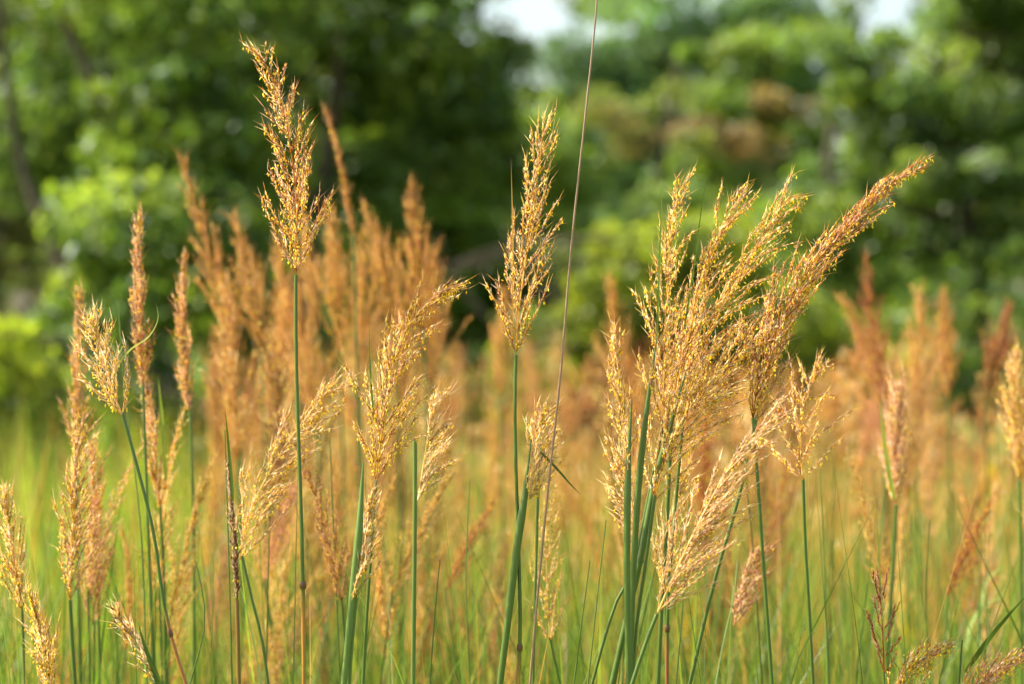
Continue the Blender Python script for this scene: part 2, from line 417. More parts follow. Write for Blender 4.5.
tree("sunlit_bush", "bright yellow green sunlit bush behind the bare dry stem", "bush", px(632, D), D,
     [(0, 0, 1.75, .45, .6, .4, 1.3), (-.3, .1, 1.1, .5, .5, .6, 1.3), (.5, 0, 1.7, .5, .5, .5, 1.3), (1.0, .2, 1.5, .45, .5, .6, 1.2), (.5, 0, .9, .8, .5, .5, 1.4), (1.5, .3, 1.2, .4, .5, .5, .9)], YG, .07, 120, .03, 3, 31, 2.0, clump=(.14, .26), sub=26)
D = 12.5
tree("bramble_bush", "yellow green bush low at the left edge of the meadow", "bush", px(20, D), D,
     [(-.05, 0, .95, .42, .5, .45, 1.0), (-.5, 0, 1.15, .5, .5, .45, 1), (.2, .1, .75, .3, .4, .4, .7), (-.1, 0, 1.3, .2, .3, .25, .4)], YB + YG, .075, 120, .03, 3, 33, 1.1, clump=(.14, .28), sub=18)
# the wood behind them, one mass
wd = MB(); r = np.random.default_rng(5)
for k in range(760):
    d = r.uniform(44, 62); x = r.uniform(-.30, .30) * d; sx = x / d * K + 512
    ceil = 6.9 if 455 < sx < 600 else (4.0 if 780 < sx < 935 else (7.6 if 640 < sx < 795 else 9.5))
    z = r.uniform(0.0, ceil) * d / 53; n = 60
    base = np.array(BG + MG + BG + OL)[r.integers(0, 13)]
    leaves(wd, (x, d, z), (r.uniform(.7, 1.2), .9, r.uniform(.5, .8)), n, .3, np.clip(base * r.normal(1, .15, (n, 1)), .01, 1), r)
tag(wd.build("far_woods", [M_LEAF]), "dark continuous wood far behind the meadow trees", "woods", kind="stuff")

# ------------------------------------------------------------------ grass stalks in and near focus
def ground_path(pts, depth, lean=0.0):
    """pixel path (top to bottom) to points in the world, carried on down to the ground"""
    w = [P(x, y, depth + lean * (i / max(1, len(pts) - 1) - 1)) for i, (x, y) in enumerate(pts)]
    last, prev = w[-1], w[-2]
    sl = (last - prev) / max(1e-6, prev[2] - last[2])
    h = last[2]
    a = last + np.array([sl[0] * h * .45 * .8, sl[1] * h * .45 * .8, -h * .45]); b = last + np.array([sl[0] * h * .6, sl[1] * h * .6, -h - 0.03])
    return w + [a, b]

def stem_mesh(path, r0, r1, top, low, node_z=None, n=46):
    p = catmull(path, n)
    rad = np.linspace(r0, r1, n)
    C = np.zeros((n, 3))
    for i in range(n):
        t = i / (n - 1)
        c = top * (1 - t) + low * t if node_z is None else (top if p[i, 2] > node_z else low)
        C[i] = c
    mb = MB(); tube(mb, p, rad, C, 10)
    return mb, p

STALKS = []
def stalk(label, head, stem, d=2.6, pal=GOLD, w=(3.2, 6.0), bl=55, spread=0.5, node=None, low=None, green=GREEN, lean=0.0,
          leaf=(), sheath=None, group="grass stalks in and near focus", seed=None, name="grass_stalk", **kw):
    """head / stem: pixel paths; lengths in pixels are turned into metres at the stalk's distance"""
    m = d / K
    seed = (len(STALKS) + 1) * 13 if seed is None else seed
    path = ground_path(stem, d, lean)
    root_at = path[-1].copy(); root_at[2] = 0
    root = empty(name, root_at, label, "grass", group)
    low = green * 0.9 if low is None else low
    nz = None if node is None else P(0, node, d)[2]
    mb, p = stem_mesh(path, w[0] * m / 2, w[1] * m / 2, green, low, nz)
    st = mb.build("stem", [M_STEM], root, root_at, True)
    if node is not None:
        i = int(np.argmin(np.abs(p[:, 2] - nz))); nb_ = MB()
        tdir = unit(p[i] - p[min(i + 1, len(p) - 1)])
        rr = w[1] * m / 2
        tube(nb_, [p[i] + tdir * f for f in np.linspace(-.004, .004, 6)], [rr * .95, rr * 1.12, rr * 1.18, rr * 1.16, rr * 1.1, rr * .9], BROWN * .7, 10)
        nb_.build("node", [M_STEM], st, root_at, True)
    if sheath:
        ms = MB(); sp = catmull([P(x, y, d - 0.006) for x, y in sheath[0]], 30)
        wd_ = np.concatenate([np.linspace(.15, 1, 10), np.linspace(1, .8, 20)]) * sheath[1] * m / 2
        tube(ms, sp, wd_, green * 1.05, 10)
        ms.build("leaf_sheath", [M_STEM], root, root_at, True)
    for lf in leaf:
        lp, lw = lf[0], lf[1]; lc = lf[2] if len(lf) > 2 else green
        dd = lf[3] if len(lf) > 3 else 0.0
        q = catmull([P(x, y, d - 0.01 + dd * i / max(1, len(lp) - 1)) for i, (x, y) in enumerate(lp)], 24)
        t = np.linspace(0, 1, 24); ml = MB()
        ribbon(ml, q, np.clip(np.minimum(0.55 + t * 3, 1) * (1 - t ** 2.2), .03, 1) * lw * m, lc)
        ml.build("leaf_blade", [M_BLADE], root, root_at)
    if head is not None:
        hp = [P(x, y, d + R.uniform(-.012, .012)) for x, y in head]
        hb, an = seed_head(hp, pal, bl=bl * m, spread=spread, seed=seed, **kw)
        ho = hb.build("seed_head", [M_SEED, M_AWN], root, root_at)
        if an.n:
            a = an.build("anthers", [M_ANTH], ho, root_at); a["kind"] = "stuff"
    STALKS.append(root)
    return root

WIND = (0.35, 0, 0)
# --- the tall ones
stalk("tall straight stalk with a hooked russet tip bending left, highest of all heads",
      [(296, 272), (297, 225), (294, 175), (286, 125), (276, 88), (263, 60), (243, 45)],
      [(296, 275), (296, 340), (298, 420), (301, 510), (303, 590), (304, 684)], 2.6, RUST + GOLD, (3.5, 6.2), 74, .85, node=590,
      low=lin(176, 122, 50), bias=(.05, 0, .05), droop=.0, anth=.65, nn=14, nb=5, appress=.35, taper=1.25)
stalk("upright golden plume with a pointed tip beside the bare dry stem",
      [(516, 352), (519, 310), (525, 265), (532, 215), (539, 165), (545, 112)],
      [(516, 355), (515, 400), (516, 470), (519, 560), (520, 640), (518, 684)], 2.6, GOLD + RUST, (3.5, 5.5), 72, .6, node=652, low=lin(168, 116, 56),
      bias=(.06, 0, 0), droop=.05, anth=.5, nn=12, nb=4, appress=.4,
      leaf=[([(513, 330), (513, 270), (512, 200), (511, 160)], 2.2, TAN)])
stalk("bare dry tan stem rising out through the top of the picture", None,
      [(600, -60), (597, 0), (587, 100), (571, 250), (561, 370), (549, 480), (538, 590), (530, 684)], 2.58, w=(1.8, 4.2), green=lin(150, 120, 92), low=lin(160, 116, 84))
stalk("golden head curving over to the right, yellow with anthers, left of centre",
      [(376, 480), (381, 440), (388, 400), (393, 365), (402, 338), (416, 316), (436, 298), (460, 286)],
      [(376, 480), (372, 540), (367, 610), (363, 684)], 2.6, GOLD + RUST[:2], (3.2, 5.2), 72, .75, bias=(.12, 0, 0), droop=.25, anth=.8, nn=13, nb=5, appress=.3,
      leaf=[([(374, 420), (371, 380), (369, 322)], 2.0, GREEN2)])
stalk("thick green stem with a small pale head just right of the curving golden head",
      [(418, 500), (424, 462), (430, 425), (437, 392)], [(415, 440), (415, 500), (414, 600), (413, 684)], 2.66, PALE, (4.5, 6.0), 48, .6,
      bias=(.4, 0, 0), droop=.5, anth=.4, nn=8, nb=3, oneside=(1, 0, 0), green=GREEN2)
stalk("half opened head slipping from its sheath below the curving golden head",
      [(352, 600), (362, 560), (368, 520), (374, 488)], [(357, 590), (352, 640), (349, 684)], 2.58, PALE + GOLD, (4, 5), 38, .4,
      bias=(.2, 0, 0), droop=.3, anth=.35, nn=9, nb=4, green=GREEN2, sheath=([(363, 462), (360, 520), (353, 590), (344, 684)], 8))
stalk("pale plume leaning right across the stem of the tall hooked stalk",
      [(240, 560), (250, 515), (266, 478), (286, 445), (306, 418), (325, 394), (341, 376)], [(242, 556), (252, 600), (262, 640), (268, 684)], 2.72,
      PALE + GOLD[:2], (3, 5), 76, .75, bias=(.25, 0, .05), droop=.25, anth=.7, nn=12, nb=4, oneside=(.5, 0, -.6))
stalk("thin dark brown closed spike beside the pale leaning plume",
      [(237, 600), (236, 560), (232, 510), (228, 462)], [(237, 600), (238, 640), (239, 684)], 2.58, DARK, (4, 4.6), 26, .16, bias=(-.05, 0, 0), droop=0, anth=.04, nn=13, nb=4,
      green=lin(126, 92, 40), awn=.5, leaf=[([(233, 500), (229, 450), (225, 408)], 3.5, GREEN3)])
stalk("bent stalk with an open ragged head and a curled thread leaf at left",
      [(122, 415), (112, 388), (104, 360), (98, 338), (92, 316)], [(122, 412), (138, 470), (153, 530), (165, 610), (172, 640), (186, 684)], 2.62, PALE + GOLD, (3.4, 4.6), 60, .62,
      bias=(.0, 0, .05), droop=.05, anth=.6, nn=9, nb=4, appress=.2, node=620, low=lin(170, 110, 56),
      leaf=[([(116, 366), (130, 350), (150, 335), (158, 318), (156, 303)], 2.0, lin(160, 160, 100))])
stalk("ragged broken head bent over beside a dark folded leaf at lower left",
      [(158, 684), (148, 660), (136, 640), (122, 622), (118, 604)], [(158, 680), (164, 720), (168, 760)], 2.56, PALE + DARK, (3, 4), 34, .5,
      bias=(-.5, 0, .2), droop=-.1, anth=.25, nn=9, nb=3, leaf=[([(166, 720), (156, 675), (146, 650), (138, 622)], 7, GREEN3)])
# --- the left edge
stalk("russet spear head, slightly soft, standing tallest near the left edge", [(143, 385), (141, 335), (138, 285), (138, 248), (140, 210)],
      [(143, 385), (146, 470), (150, 580), (154, 684)], 2.98, RUST, (3, 4.5), 46, .3, droop=.1, anth=.35, nn=12, nb=5)
stalk("russet head directly below the tallest russet spear at left", [(160, 510), (154, 450), (148, 400), (145, 362)],
      [(160, 505), (164, 580), (166, 684)], 3.05, RUST + GOLD, (3, 4.5), 40, .3, droop=.1, anth=.4, nn=11, nb=5,
      leaf=[([(166, 480), (163, 430), (158, 376)], 4.5, YGREEN)])
stalk("stout soft russet head alone against the dark leaves, right of the tallest spear", [(190, 412), (186, 370), (183, 325), (183, 290), (185, 253)],
      [(190, 410), (193, 500), (194, 684)], 3.15, RUST + GOLD[:1], (3, 4), 42, .32, droop=.1, anth=.3, nn=11, nb=5)
stalk("slim russet head poking up behind the open ragged head", [(77, 460), (77, 400), (78, 345), (80, 288)], [(77, 455), (78, 560), (80, 684)], 3.15, RUST, (3, 4), 46, .34, anth=.5, nn=12, nb=4)
stalk("drooping pinkish gold head below the slim russet head at left", [(70, 600), (72, 555), (75, 500), (78, 450), (79, 415)], [(70, 600), (72, 640), (75, 684)], 2.8, GOLD + PINK, (4, 6), 62, .5,
      bias=(.2, 0, -.05), droop=.5, anth=.5, nn=12, nb=5)
stalk("leafy grass stalk with reddish head behind the drooping pinkish head", [(98, 600), (97, 550), (94, 490), (92, 440)], [(98, 600), (100, 684)], 3.05, RUST, (3, 4), 50, .45, bias=(.2, 0, 0), anth=.3, nn=11, nb=4)
stalk("loose golden head at the extreme left edge", [(22, 610), (16, 570), (10, 530), (4, 488)], [(22, 610), (25, 684)], 2.78, GOLD, (3, 4), 52, .45, anth=.55, nn=11, nb=4, droop=.2)
stalk("small yellow head low in the left corner", [(52, 700), (46, 660), (38, 625), (29, 588)], [(52, 700), (55, 740)], 2.6, GOLD, (3, 4), 42, .45, anth=.8, nn=11, nb=4)
# --- the centre small one
stalk("short tufted head bursting from a swollen green sheath in the centre",
      [(530, 500), (534, 465), (538, 435), (545, 405)], [(526, 480), (516, 560), (507, 640), (501, 684)], 2.6, PALE + GOLD, (4, 6), 46, .62,
      bias=(.3, 0, 0), droop=.35, anth=.55, nn=8, nb=4, oneside=(1, 0, 0), sheath=([(531, 440), (527, 480), (518, 540), (508, 620), (500, 684)], 8.5),
      leaf=[([(540, 452), (556, 468), (572, 486), (582, 496)], 3, GREEN3)])
stalk("plain green stem tucked behind the swollen sheath in the centre", None, [(538, 470), (537, 530), (535, 600), (533, 684)], 2.64, w=(2.5, 5.0), green=GREEN2)
# --- the bushy cluster
stalk("tallest upright plume at the left of the wide bushy cluster", [(664, 430), (664, 370), (666, 310), (669, 255), (675, 210), (684, 185), (694, 174)],
      [(664, 420), (650, 490), (636, 560), (622, 640), (614, 684)], 2.60, GOLD + PALE + RUST[:3], (3.5, 5.5), 74, .62, bias=(.15, 0, 0), droop=.3, anth=.72, nn=14, nb=4, appress=.3,
      leaf=[([(657, 340), (659, 280), (661, 220), (662, 168)], 2.4, GREEN2)], sheath=([(686, 372), (672, 420), (656, 480), (640, 560), (622, 640), (612, 684)], 7.5))
stalk("middle plume of the bushy cluster with a thin grass blade through it", [(672, 420), (684, 355), (698, 300), (713, 250), (729, 214), (748, 186)],
      [(672, 410), (668, 500), (662, 600), (658, 684)], 2.63, GOLD + PALE + RUST[:2], (4, 6), 82, .62, bias=(.2, 0, 0), droop=.35, anth=.7, nn=14, nb=4, appress=.3,
      leaf=[([(684, 330), (692, 280), (700, 220), (708, 165)], 2.2, GREEN)])
stalk("right drooping plume of the bushy cluster with its tip hanging rightward", [(684, 420), (700, 360), (724, 305), (748, 262), (772, 220), (789, 198), (805, 195)],
      [(684, 410), (676, 500), (668, 600), (667, 684)], 2.66, GOLD + PALE + RUST[:1], (3.5, 5), 86, .65, bias=(.28, 0, 0), droop=.45, anth=.7, nn=14, nb=4, appress=.3, node=640, low=lin(150, 90, 50))
stalk("dense low golden plume filling the lower middle of the bushy cluster", [(655, 500), (670, 450), (694, 410), (722, 375), (748, 345), (775, 322)],
      [(655, 495), (646, 560), (636, 630), (632, 684)], 2.58, GOLD + PALE + PALE[2:], (3.5, 5.5), 80, .7, bias=(.2, 0, 0), droop=.3, anth=.7, nn=13, nb=4, appress=.3,
      sheath=([(657, 338), (648, 400), (640, 470), (634, 560), (630, 684)], 7))
stalk("small yellow flecked head on the left flank of the bushy cluster", [(628, 470), (624, 430), (619, 385), (614, 325)], [(628, 465), (627, 560), (630, 684)], 2.55, GOLD, (3.5, 5.5), 44, .5,
      bias=(-.05, 0, 0), anth=.7, nn=10, nb=4, sheath=([(632, 400), (629, 450), (627, 560), (629, 684)], 7.5))
stalk("pale feathery head low on the left of the cluster stems", [(644, 560), (634, 525), (624, 490), (617, 455)], [(644, 560), (622, 590), (604, 640), (592, 684)], 2.66, PALE, (3, 5), 52, .6, droop=.3, anth=.3, nn=9, nb=4)
stalk("long dense arching head reaching farthest right with a drooping tip",
      [(753, 418), (759, 380), (772, 340), (793, 297), (820, 258), (850, 224), (880, 192), (905, 174), (928, 167)],
      [(753, 418), (757, 470), (763, 560), (772, 684)], 2.6, RUST + GOLD + PINK[:1], (3.5, 5), 84, .5, bias=(.12, 0, 0), droop=.25, anth=.6, nn=17, nb=6, appress=.75)
stalk("slim stalk with a small head squeezed between cluster and arching head", [(757, 420), (764, 380), (768, 340), (766, 300)], [(757, 415), (738, 500), (716, 575), (690, 684)], 2.66, GOLD + PINK, (3.5, 5.5), 58, .45,
      bias=(.15, 0, 0), anth=.5, nn=10, nb=4, leaf=[([(770, 360), (774, 300), (776, 250), (775, 220)], 2.0, GREEN2)])
stalk("pale pinkish arched plume low in front of the cluster stems", [(658, 612), (674, 575), (693, 535), (715, 492), (740, 452), (762, 424), (778, 405)],
      [(657, 614), (645, 645), (632, 684)], 2.49, PALE + PINK, (4, 5.5), 84, .55, bias=(.22, 0, -.03), droop=.2, anth=.22, nn=14, nb=5, oneside=(.8, 0, -.5))
stalk("thin head tucked behind the cluster stems at mid height", [(665, 590), (668, 550), (674, 510), (690, 470)], [(665, 590), (667, 684)], 2.72, PALE + GOLD, (3, 4.5), 56, .5, bias=(.2, 0, 0), anth=.4, nn=9, nb=4)
stalk("small fan shaped head just right of the cluster below the arching head", [(803, 480), (801, 440), (804, 408), (811, 385), (820, 362)], [(803, 478), (805, 540), (809, 610), (813, 684)], 2.72,
      GOLD + RUST, (3.4, 4.6), 66, .9, bias=(.1, 0, 0), droop=.3, anth=.6, nn=9, nb=3, appress=.15)
stalk("half hidden pinkish head on a pale stem right of the cluster stems", [(734, 625), (740, 596), (750, 568), (760, 548)], [(738, 560), (733, 600), (722, 650), (716, 684)], 2.86, PINK + PALE, (1.2, 6.0), 40, .5,
      bias=(.3, 0, 0), anth=.35, nn=8, nb=4, oneside=(1, 0, 0), green=lin(130, 154, 96))
# --- lower right
stalk("small rusty red sparse spike low at right", [(884, 672), (883, 640), (881, 605), (878, 572)], [(884, 672), (886, 720)], 2.58, [lin(188, 84, 34), lin(164, 70, 28), lin(206, 112, 50), lin(176, 82, 38)], (2.2, 3), 52, .75, droop=-.1, anth=.06, nn=7, nb=2, awn=.3, dens=1.2, appress=.6)
stalk("yellow arching small head beside the rusty red spike", [(893, 720), (900, 690), (914, 668), (935, 652), (952, 645)], [(893, 720), (892, 760)], 2.58, GOLD + RED[:2], (2.5, 3.5), 52, .5, bias=(.25, 0, 0), droop=.3, anth=.8, nn=9, nb=3, awn=.5)
stalk("pinkish gold head spilling in at the bottom right corner", [(955, 720), (972, 695), (990, 678), (1010, 664), (1026, 652)], [(955, 720), (950, 760)], 2.58, PINK + GOLD, (3, 4), 56, .55, bias=(.1, 0, .1), droop=.2, anth=.45, nn=10, nb=4)
stalk("pink tinged fluffy head, soft, with a green leaf along its left side", [(896, 505), (896, 465), (898, 425), (896, 385)], [(896, 505), (893, 570), (888, 640), (886, 684)], 3.2, PINK + GOLD, (4, 5.5), 62, .42, anth=.3, nn=12, nb=6,
      leaf=[([(895, 500), (889, 470), (883, 430), (880, 400)], 5, YGREEN)])
stalk("soft golden head at the extreme right edge", [(1020, 480), (1018, 440), (1015, 400), (1016, 350)], [(1020, 480), (1022, 684)], 3.3, GOLD + RUST, (3.5, 4.5), 54, .45, anth=.6, nn=12, nb=5)
stalk("long plain green blade slanting up to the right edge", None, [(962, 640), (958, 700), (956, 760)], 2.6, w=(2, 3), green=GREEN3, name="meadow_plant",
      leaf=[([(966, 672), (985, 645), (1005, 620), (1030, 592)], 6, GREEN3)], group="single leaves")
stalk("whitish bent leaves shining in the green grass at right", None, [(976, 640), (974, 700), (972, 760)], 3.5, w=(2, 3), green=YGREEN, name="meadow_plant",
      leaf=[([(966, 650), (972, 622), (984, 606), (1004, 596)], 5, lin(186, 200, 140)), ([(980, 650), (982, 600), (988, 580), (1004, 566)], 5, lin(186, 200, 140))], group="single leaves")

# --- plain green stems standing among the focused stalks
for k, (pts, d, w, where) in enumerate([
        ([(225, 430), (227, 500), (230, 600), (232, 684)], 2.75, 4, "left of the thin dark brown spike"),
        ([(118, 300), (124, 380), (140, 520), (147, 684)], 2.9, 4, "rising behind the open ragged head at left"),
        ([(440, 560), (436, 600), (430, 684)], 2.7, 4, "short, right of the thick stem left of centre"),
        ([(590, 560), (582, 620), (574, 684)], 2.68, 5, "slanting between the dry stem and the cluster stems"),
        ([(606, 520), (598, 590), (588, 684)], 2.62, 4, "slanting closest along the left of the cluster stems"),
        ([(742, 440), (752, 540), (762, 684)], 2.9, 5, "soft, left of the arching head's stem"),
        ([(690, 480), (684, 590), (676, 684)], 2.8, 4, "under the pale arched plume"),
        ([(820, 470), (824, 560), (828, 684)], 2.95, 5, "right of the fan shaped head's stem"),
        ([(270, 500), (268, 590), (266, 684)], 2.9, 6, "below the pale leaning plume"),
        ([(195, 560), (205, 620), (190, 684)], 2.7, 4, "kinked, at the lower left"),
        ([(470, 480), (466, 580), (470, 684)], 2.85, 4, "left of the upright golden plume's stem"),
        ([(930, 520), (926, 600), (930, 684)], 3.0, 5, "right of the pink tinged fluffy head"),
        ([(330, 440), (334, 540), (340, 684)], 2.9, 5, "between hooked stalk and curving golden head")]):
    stalk("plain headless green stem " + where, None, pts, d, w=(1.2, w), green=[GREEN, GREEN2, GREEN3][k % 3], group="plain green stems among the stalks")

# --- out of focus stalks that still read one by one
def soft(label, head, d, pal, bl, seed, **kw):
    x, y = head[0]
    stalk(label, head, [(x, y), (x + 3, y + 120), (x + 6, 684)], d, pal, (2.4, 3.4), bl, kw.pop('spread', .28), group="blurred russet heads that rise above the clump", seed=seed,
          anth=kw.pop('anth', .2), nn=12, nb=5, hair=kw.pop('hair', [pal[2], pal[3], pal[0]]), **kw)
OPEN = dict(spread=.55, taper=1.7, appress=.35, droop=.1)
soft("blurred tall thin plume leaning left at the clump's left side", [(238, 350), (222, 290), (205, 236), (191, 190), (179, 152)], 3.75, AMBER + PINK[:2], 74, 901, **OPEN)
soft("blurred dark russet spear leaning left right behind the hooked head", [(354, 235), (349, 205), (341, 165), (331, 128), (324, 108)], 3.7, AMBER + RED, 22, 902, spread=.2)
soft("blurred upright russet spear at the right end of the clump", [(424, 330), (420, 280), (416, 230), (410, 180)], 3.85, AMBER + RED[:2], 76, 903, **OPEN)
soft("blurred russet plume midway along the top of the clump, leaning left", [(396, 330), (388, 285), (377, 240), (363, 204)], 3.9, AMBER, 74, 904, **OPEN)
soft("blurred narrow russet head just left of the hooked stalk's stem", [(262, 350), (254, 300), (244, 255), (234, 213)], 3.85, AMBER, 70, 905, **OPEN)
soft("blurred amber plume with spread side branches behind the hooked stalk's stem", [(300, 370), (292, 320), (284, 275), (277, 238)], 4.0, AMBER, 80, 921, **OPEN)
soft("blurred amber plume standing right of the hooked stalk's stem", [(340, 350), (338, 300), (335, 255), (330, 212)], 3.95, AMBER + GOLD[:1], 80, 922, **OPEN)
soft("blurred wide amber plume behind the curving golden head's tip", [(432, 380), (432, 330), (430, 290), (434, 245)], 4.1, AMBER, 76, 923, **OPEN)
soft("blurred amber plume in the heart of the clump below the leaning spear", [(360, 390), (362, 340), (362, 290), (358, 235)], 4.1, AMBER + GOLD[:1], 84, 924, **OPEN)
soft("blurred stout golden amber head left below the leaning thin plume", [(238, 460), (236, 400), (230, 345), (224, 285)], 3.6, AMBER + GOLD, 84, 925, spread=.5, taper=1.1)
soft("blurred amber plume leaning right behind the leaning pale plume", [(268, 420), (276, 370), (288, 320), (303, 268)], 4.0, AMBER, 78, 926, **OPEN)
soft("blurred amber plume bending left low in the clump", [(318, 430), (312, 380), (300, 330), (284, 292)], 3.9, AMBER + GOLD[:1], 84, 927, **OPEN)
soft("blurred short amber plume behind the curving golden head", [(398, 420), (402, 370), (404, 330), (398, 285)], 4.0, AMBER, 80, 928, **OPEN)
soft("blurred pinkish russet plume leaning left in the right meadow", [(884, 420), (872, 370), (858, 330), (842, 298)], 4.3, AMBER + PINK, 76, 929, **OPEN)
soft("blurred wide reddish plume between spear and spike in the right meadow", [(915, 420), (918, 370), (922, 330), (918, 290)], 4.4, AMBER + PINK, 84, 930, **OPEN)
soft("blurred golden head directly behind the hooked stalk's neck", [(316, 330), (313, 285), (308, 250), (305, 218)], 4.2, AMBER + GOLD, 60, 906, taper=1.3)
soft("blurred russet spear tallest in the right meadow before dark trees", [(882, 400), (876, 350), (870, 300), (865, 255)], 4.2, RED + AMBER, 72, 907, spread=.5, taper=1.8)
soft("blurred narrow spike beside a pale stem in the right meadow", [(948, 400), (946, 360), (945, 320), (943, 292)], 4.5, AMBER + RED, 60, 908, taper=1.4, spread=.4)
soft("blurred brown plume leaning right near the right edge", [(985, 400), (994, 365), (1002, 335), (1008, 306)], 4.5, RED + PINK + AMBER, 60, 909, taper=1.4, spread=.4)
soft("blurred russet head standing behind the bare dry stem", [(620, 400), (617, 350), (613, 310), (610, 272)], 4.5, AMBER, 60, 910, taper=1.4, spread=.4)
soft("blurred tan head low behind the golden plume with pointed tip", [(500, 400), (503, 350), (505, 320), (503, 290)], 4.8, AMBER + GOLD, 60, 911, taper=1.2, spread=.4)

# ------------------------------------------------------------------ the meadow behind: copies of a few kinds of stalk
PROTO = []
for k in range(12):
    r_ = random.Random(200 + k)
    cx = r_.uniform(-.06, .11); L = r_.uniform(.24, .34)
    axis = [(0, 0, 0), (cx * .1, 0, L * .35), (cx * .45, 0, L * .7), (cx, 0, L * (.98 - abs(cx)))]
    pal = [AMBER, GOLD + AMBER, AMBER + GOLD, PINK + AMBER, RED + AMBER, PALE + GOLD][k % 6]
    hb, an = seed_head(axis, pal, bl=r_.uniform(.06, .10), spread=r_.uniform(.35, .75), nn=11, nb=5, bias=(r_.uniform(-.05, .25), 0, 0), droop=r_.uniform(.1, .4),
                       dens=.8, anth=r_.uniform(.2, .5), seed=700 + k, taper=r_.uniform(.8, 1.5), hair=[pal[2], pal[3], HAIR[1]])
    sm = MB(); bow = r_.uniform(-.05, .05)
    q = catmull([(0, 0, 0), (bow, bow * .5, .5), (0, 0, 1.0)], 14)
    tube(sm, q, np.linspace(.0030, .0013, 14), [GREEN2, GREEN, YGREEN, GREEN3][k % 4], 6)
    PROTO.append((hb.mesh("seed_head", [M_SEED, M_AWN]), an.mesh("anthers", [M_ANTH]), sm.mesh("stem", [M_STEM], smooth=True)))

ZONES = [(-50, 200, "in the sparse left meadow", "blurred heads in the left meadow"),
         (200, 465, "massed behind the tall hooked stalk", "blurred heads massed behind the hooked stalk"),
         (465, 645, "behind the bare dry stem", "blurred heads behind the dry stem"),
         (645, 840, "standing behind the bushy cluster", "blurred heads behind the bushy cluster"),
         (840, 1080, "in the right meadow", "blurred heads in the right meadow")]
HUE = ["russet", "golden", "orange gold", "pinkish gold", "rusty red", "pale gold"]
def env(x):
    return float(np.interp(x, [-40, 60, 190, 215, 300, 420, 450, 520, 640, 720, 840, 880, 960, 1060], [470, 440, 400, 265, 225, 245, 325, 315, 300, 350, 340, 310, 300, 330]))
def dens(x):
    return float(np.interp(x, [-40, 150, 205, 240, 430, 470, 640, 820, 1060], [.3, .4, .9, 1.6, 1.6, .9, .85, .9, 1.2]))
rr = random.Random(99)
made = 0; tries = 0
while made < 150 and tries < 20000:
    tries += 1
    x = rr.uniform(-40, 1064)
    if rr.random() > dens(x) / 1.9: continue
    clump = 205 < x < 440 and rr.random() < .22
    d = rr.uniform(4.2, 6.0) if clump else rr.uniform(3.5, 7.5)
    top = env(x) + (rr.random() ** (.75 if 205 < x < 440 else .95)) * (150 if clump else 300)
    zt = pz(top, d)
    if not 0.72 < zt < 1.95: continue
    k = rr.randrange(len(PROTO)); hm, am, sm = PROTO[k]
    s = rr.uniform(.8, 1.2)
    hs = zt - .28 * s
    if hs < .42: continue
    z = next(zz for zz in ZONES if zz[0] <= x < zz[1])
    wx = px(x, d); lean = rr.gauss(0.03, .14)
    root = empty("grass_stalk", (wx - lean * hs, d, 0), "soft blurred %s grass head %s" % (HUE[k % 6], z[2]), "grass", z[3])
    root.rotation_euler = (rr.gauss(0, .03), lean, 0)
    st = bpy.data.objects.new("stem", sm); COL.objects.link(st); st.parent = root; st.scale = (1, 1, hs)
    hd = bpy.data.objects.new("seed_head", hm); COL.objects.link(hd); hd.parent = root
    hd.location = (0, 0, hs * .995); hd.scale = (s, s, s); hd.rotation_euler = (rr.gauss(0, .06), rr.gauss(0, .12), rr.choice([0, 0, 0, .5, -.5, 2.8]) + rr.gauss(0, .4))
    tint = rr.uniform(.6, 1.1); gr = rr.uniform(.88, 1.04) - (.12 if x > 830 else 0); hd.color = (tint, tint * gr, tint * (rr.uniform(.6, .9) + (.2 if x > 830 else 0)), 1)
    a = bpy.data.objects.new("anthers", am); COL.objects.link(a); a.parent = hd; a["kind"] = "stuff"
    made += 1
for k_ in range(32):
    d = rr.uniform(2.85, 3.9); x = rr.choice([rr.uniform(-20, 1040), rr.uniform(120, 640)]); zt = pz(rr.uniform(400, 600), d)
    k = rr.randrange(len(PROTO)); hm, am, sm = PROTO[k]; s = rr.uniform(.55, .85); hs = zt - .28 * s
    z = next(zz for zz in ZONES if zz[0] <= x < zz[1]); lean = rr.gauss(.03, .12)
    root = empty("grass_stalk", (px(x, d) - lean * hs, d, 0), "low half soft %s grass head %s" % (HUE[k % 6], z[2].replace("massed behind", "low behind").replace("standing behind", "low behind")), "grass", "low half soft heads among the stems")
    root.rotation_euler = (rr.gauss(0, .05), lean, 0)
    st = bpy.data.objects.new("stem", sm); COL.objects.link(st); st.parent = root; st.scale = (1, 1, hs)
    hd = bpy.data.objects.new("seed_head", hm); COL.objects.link(hd); hd.parent = root
    hd.location = (0, 0, hs * .995); hd.scale = (s, s, s); hd.rotation_euler = (rr.gauss(0, .1), rr.gauss(0.05, .2), rr.gauss(0, .5))
    tint = rr.uniform(.85, 1.1); hd.color = (tint, tint * .96, tint * rr.uniform(.75, 1), 1)
    a = bpy.data.objects.new("anthers", am); COL.objects.link(a); a.parent = hd; a["kind"] = "stuff"
print("mid stalks", made, "tries", tries)

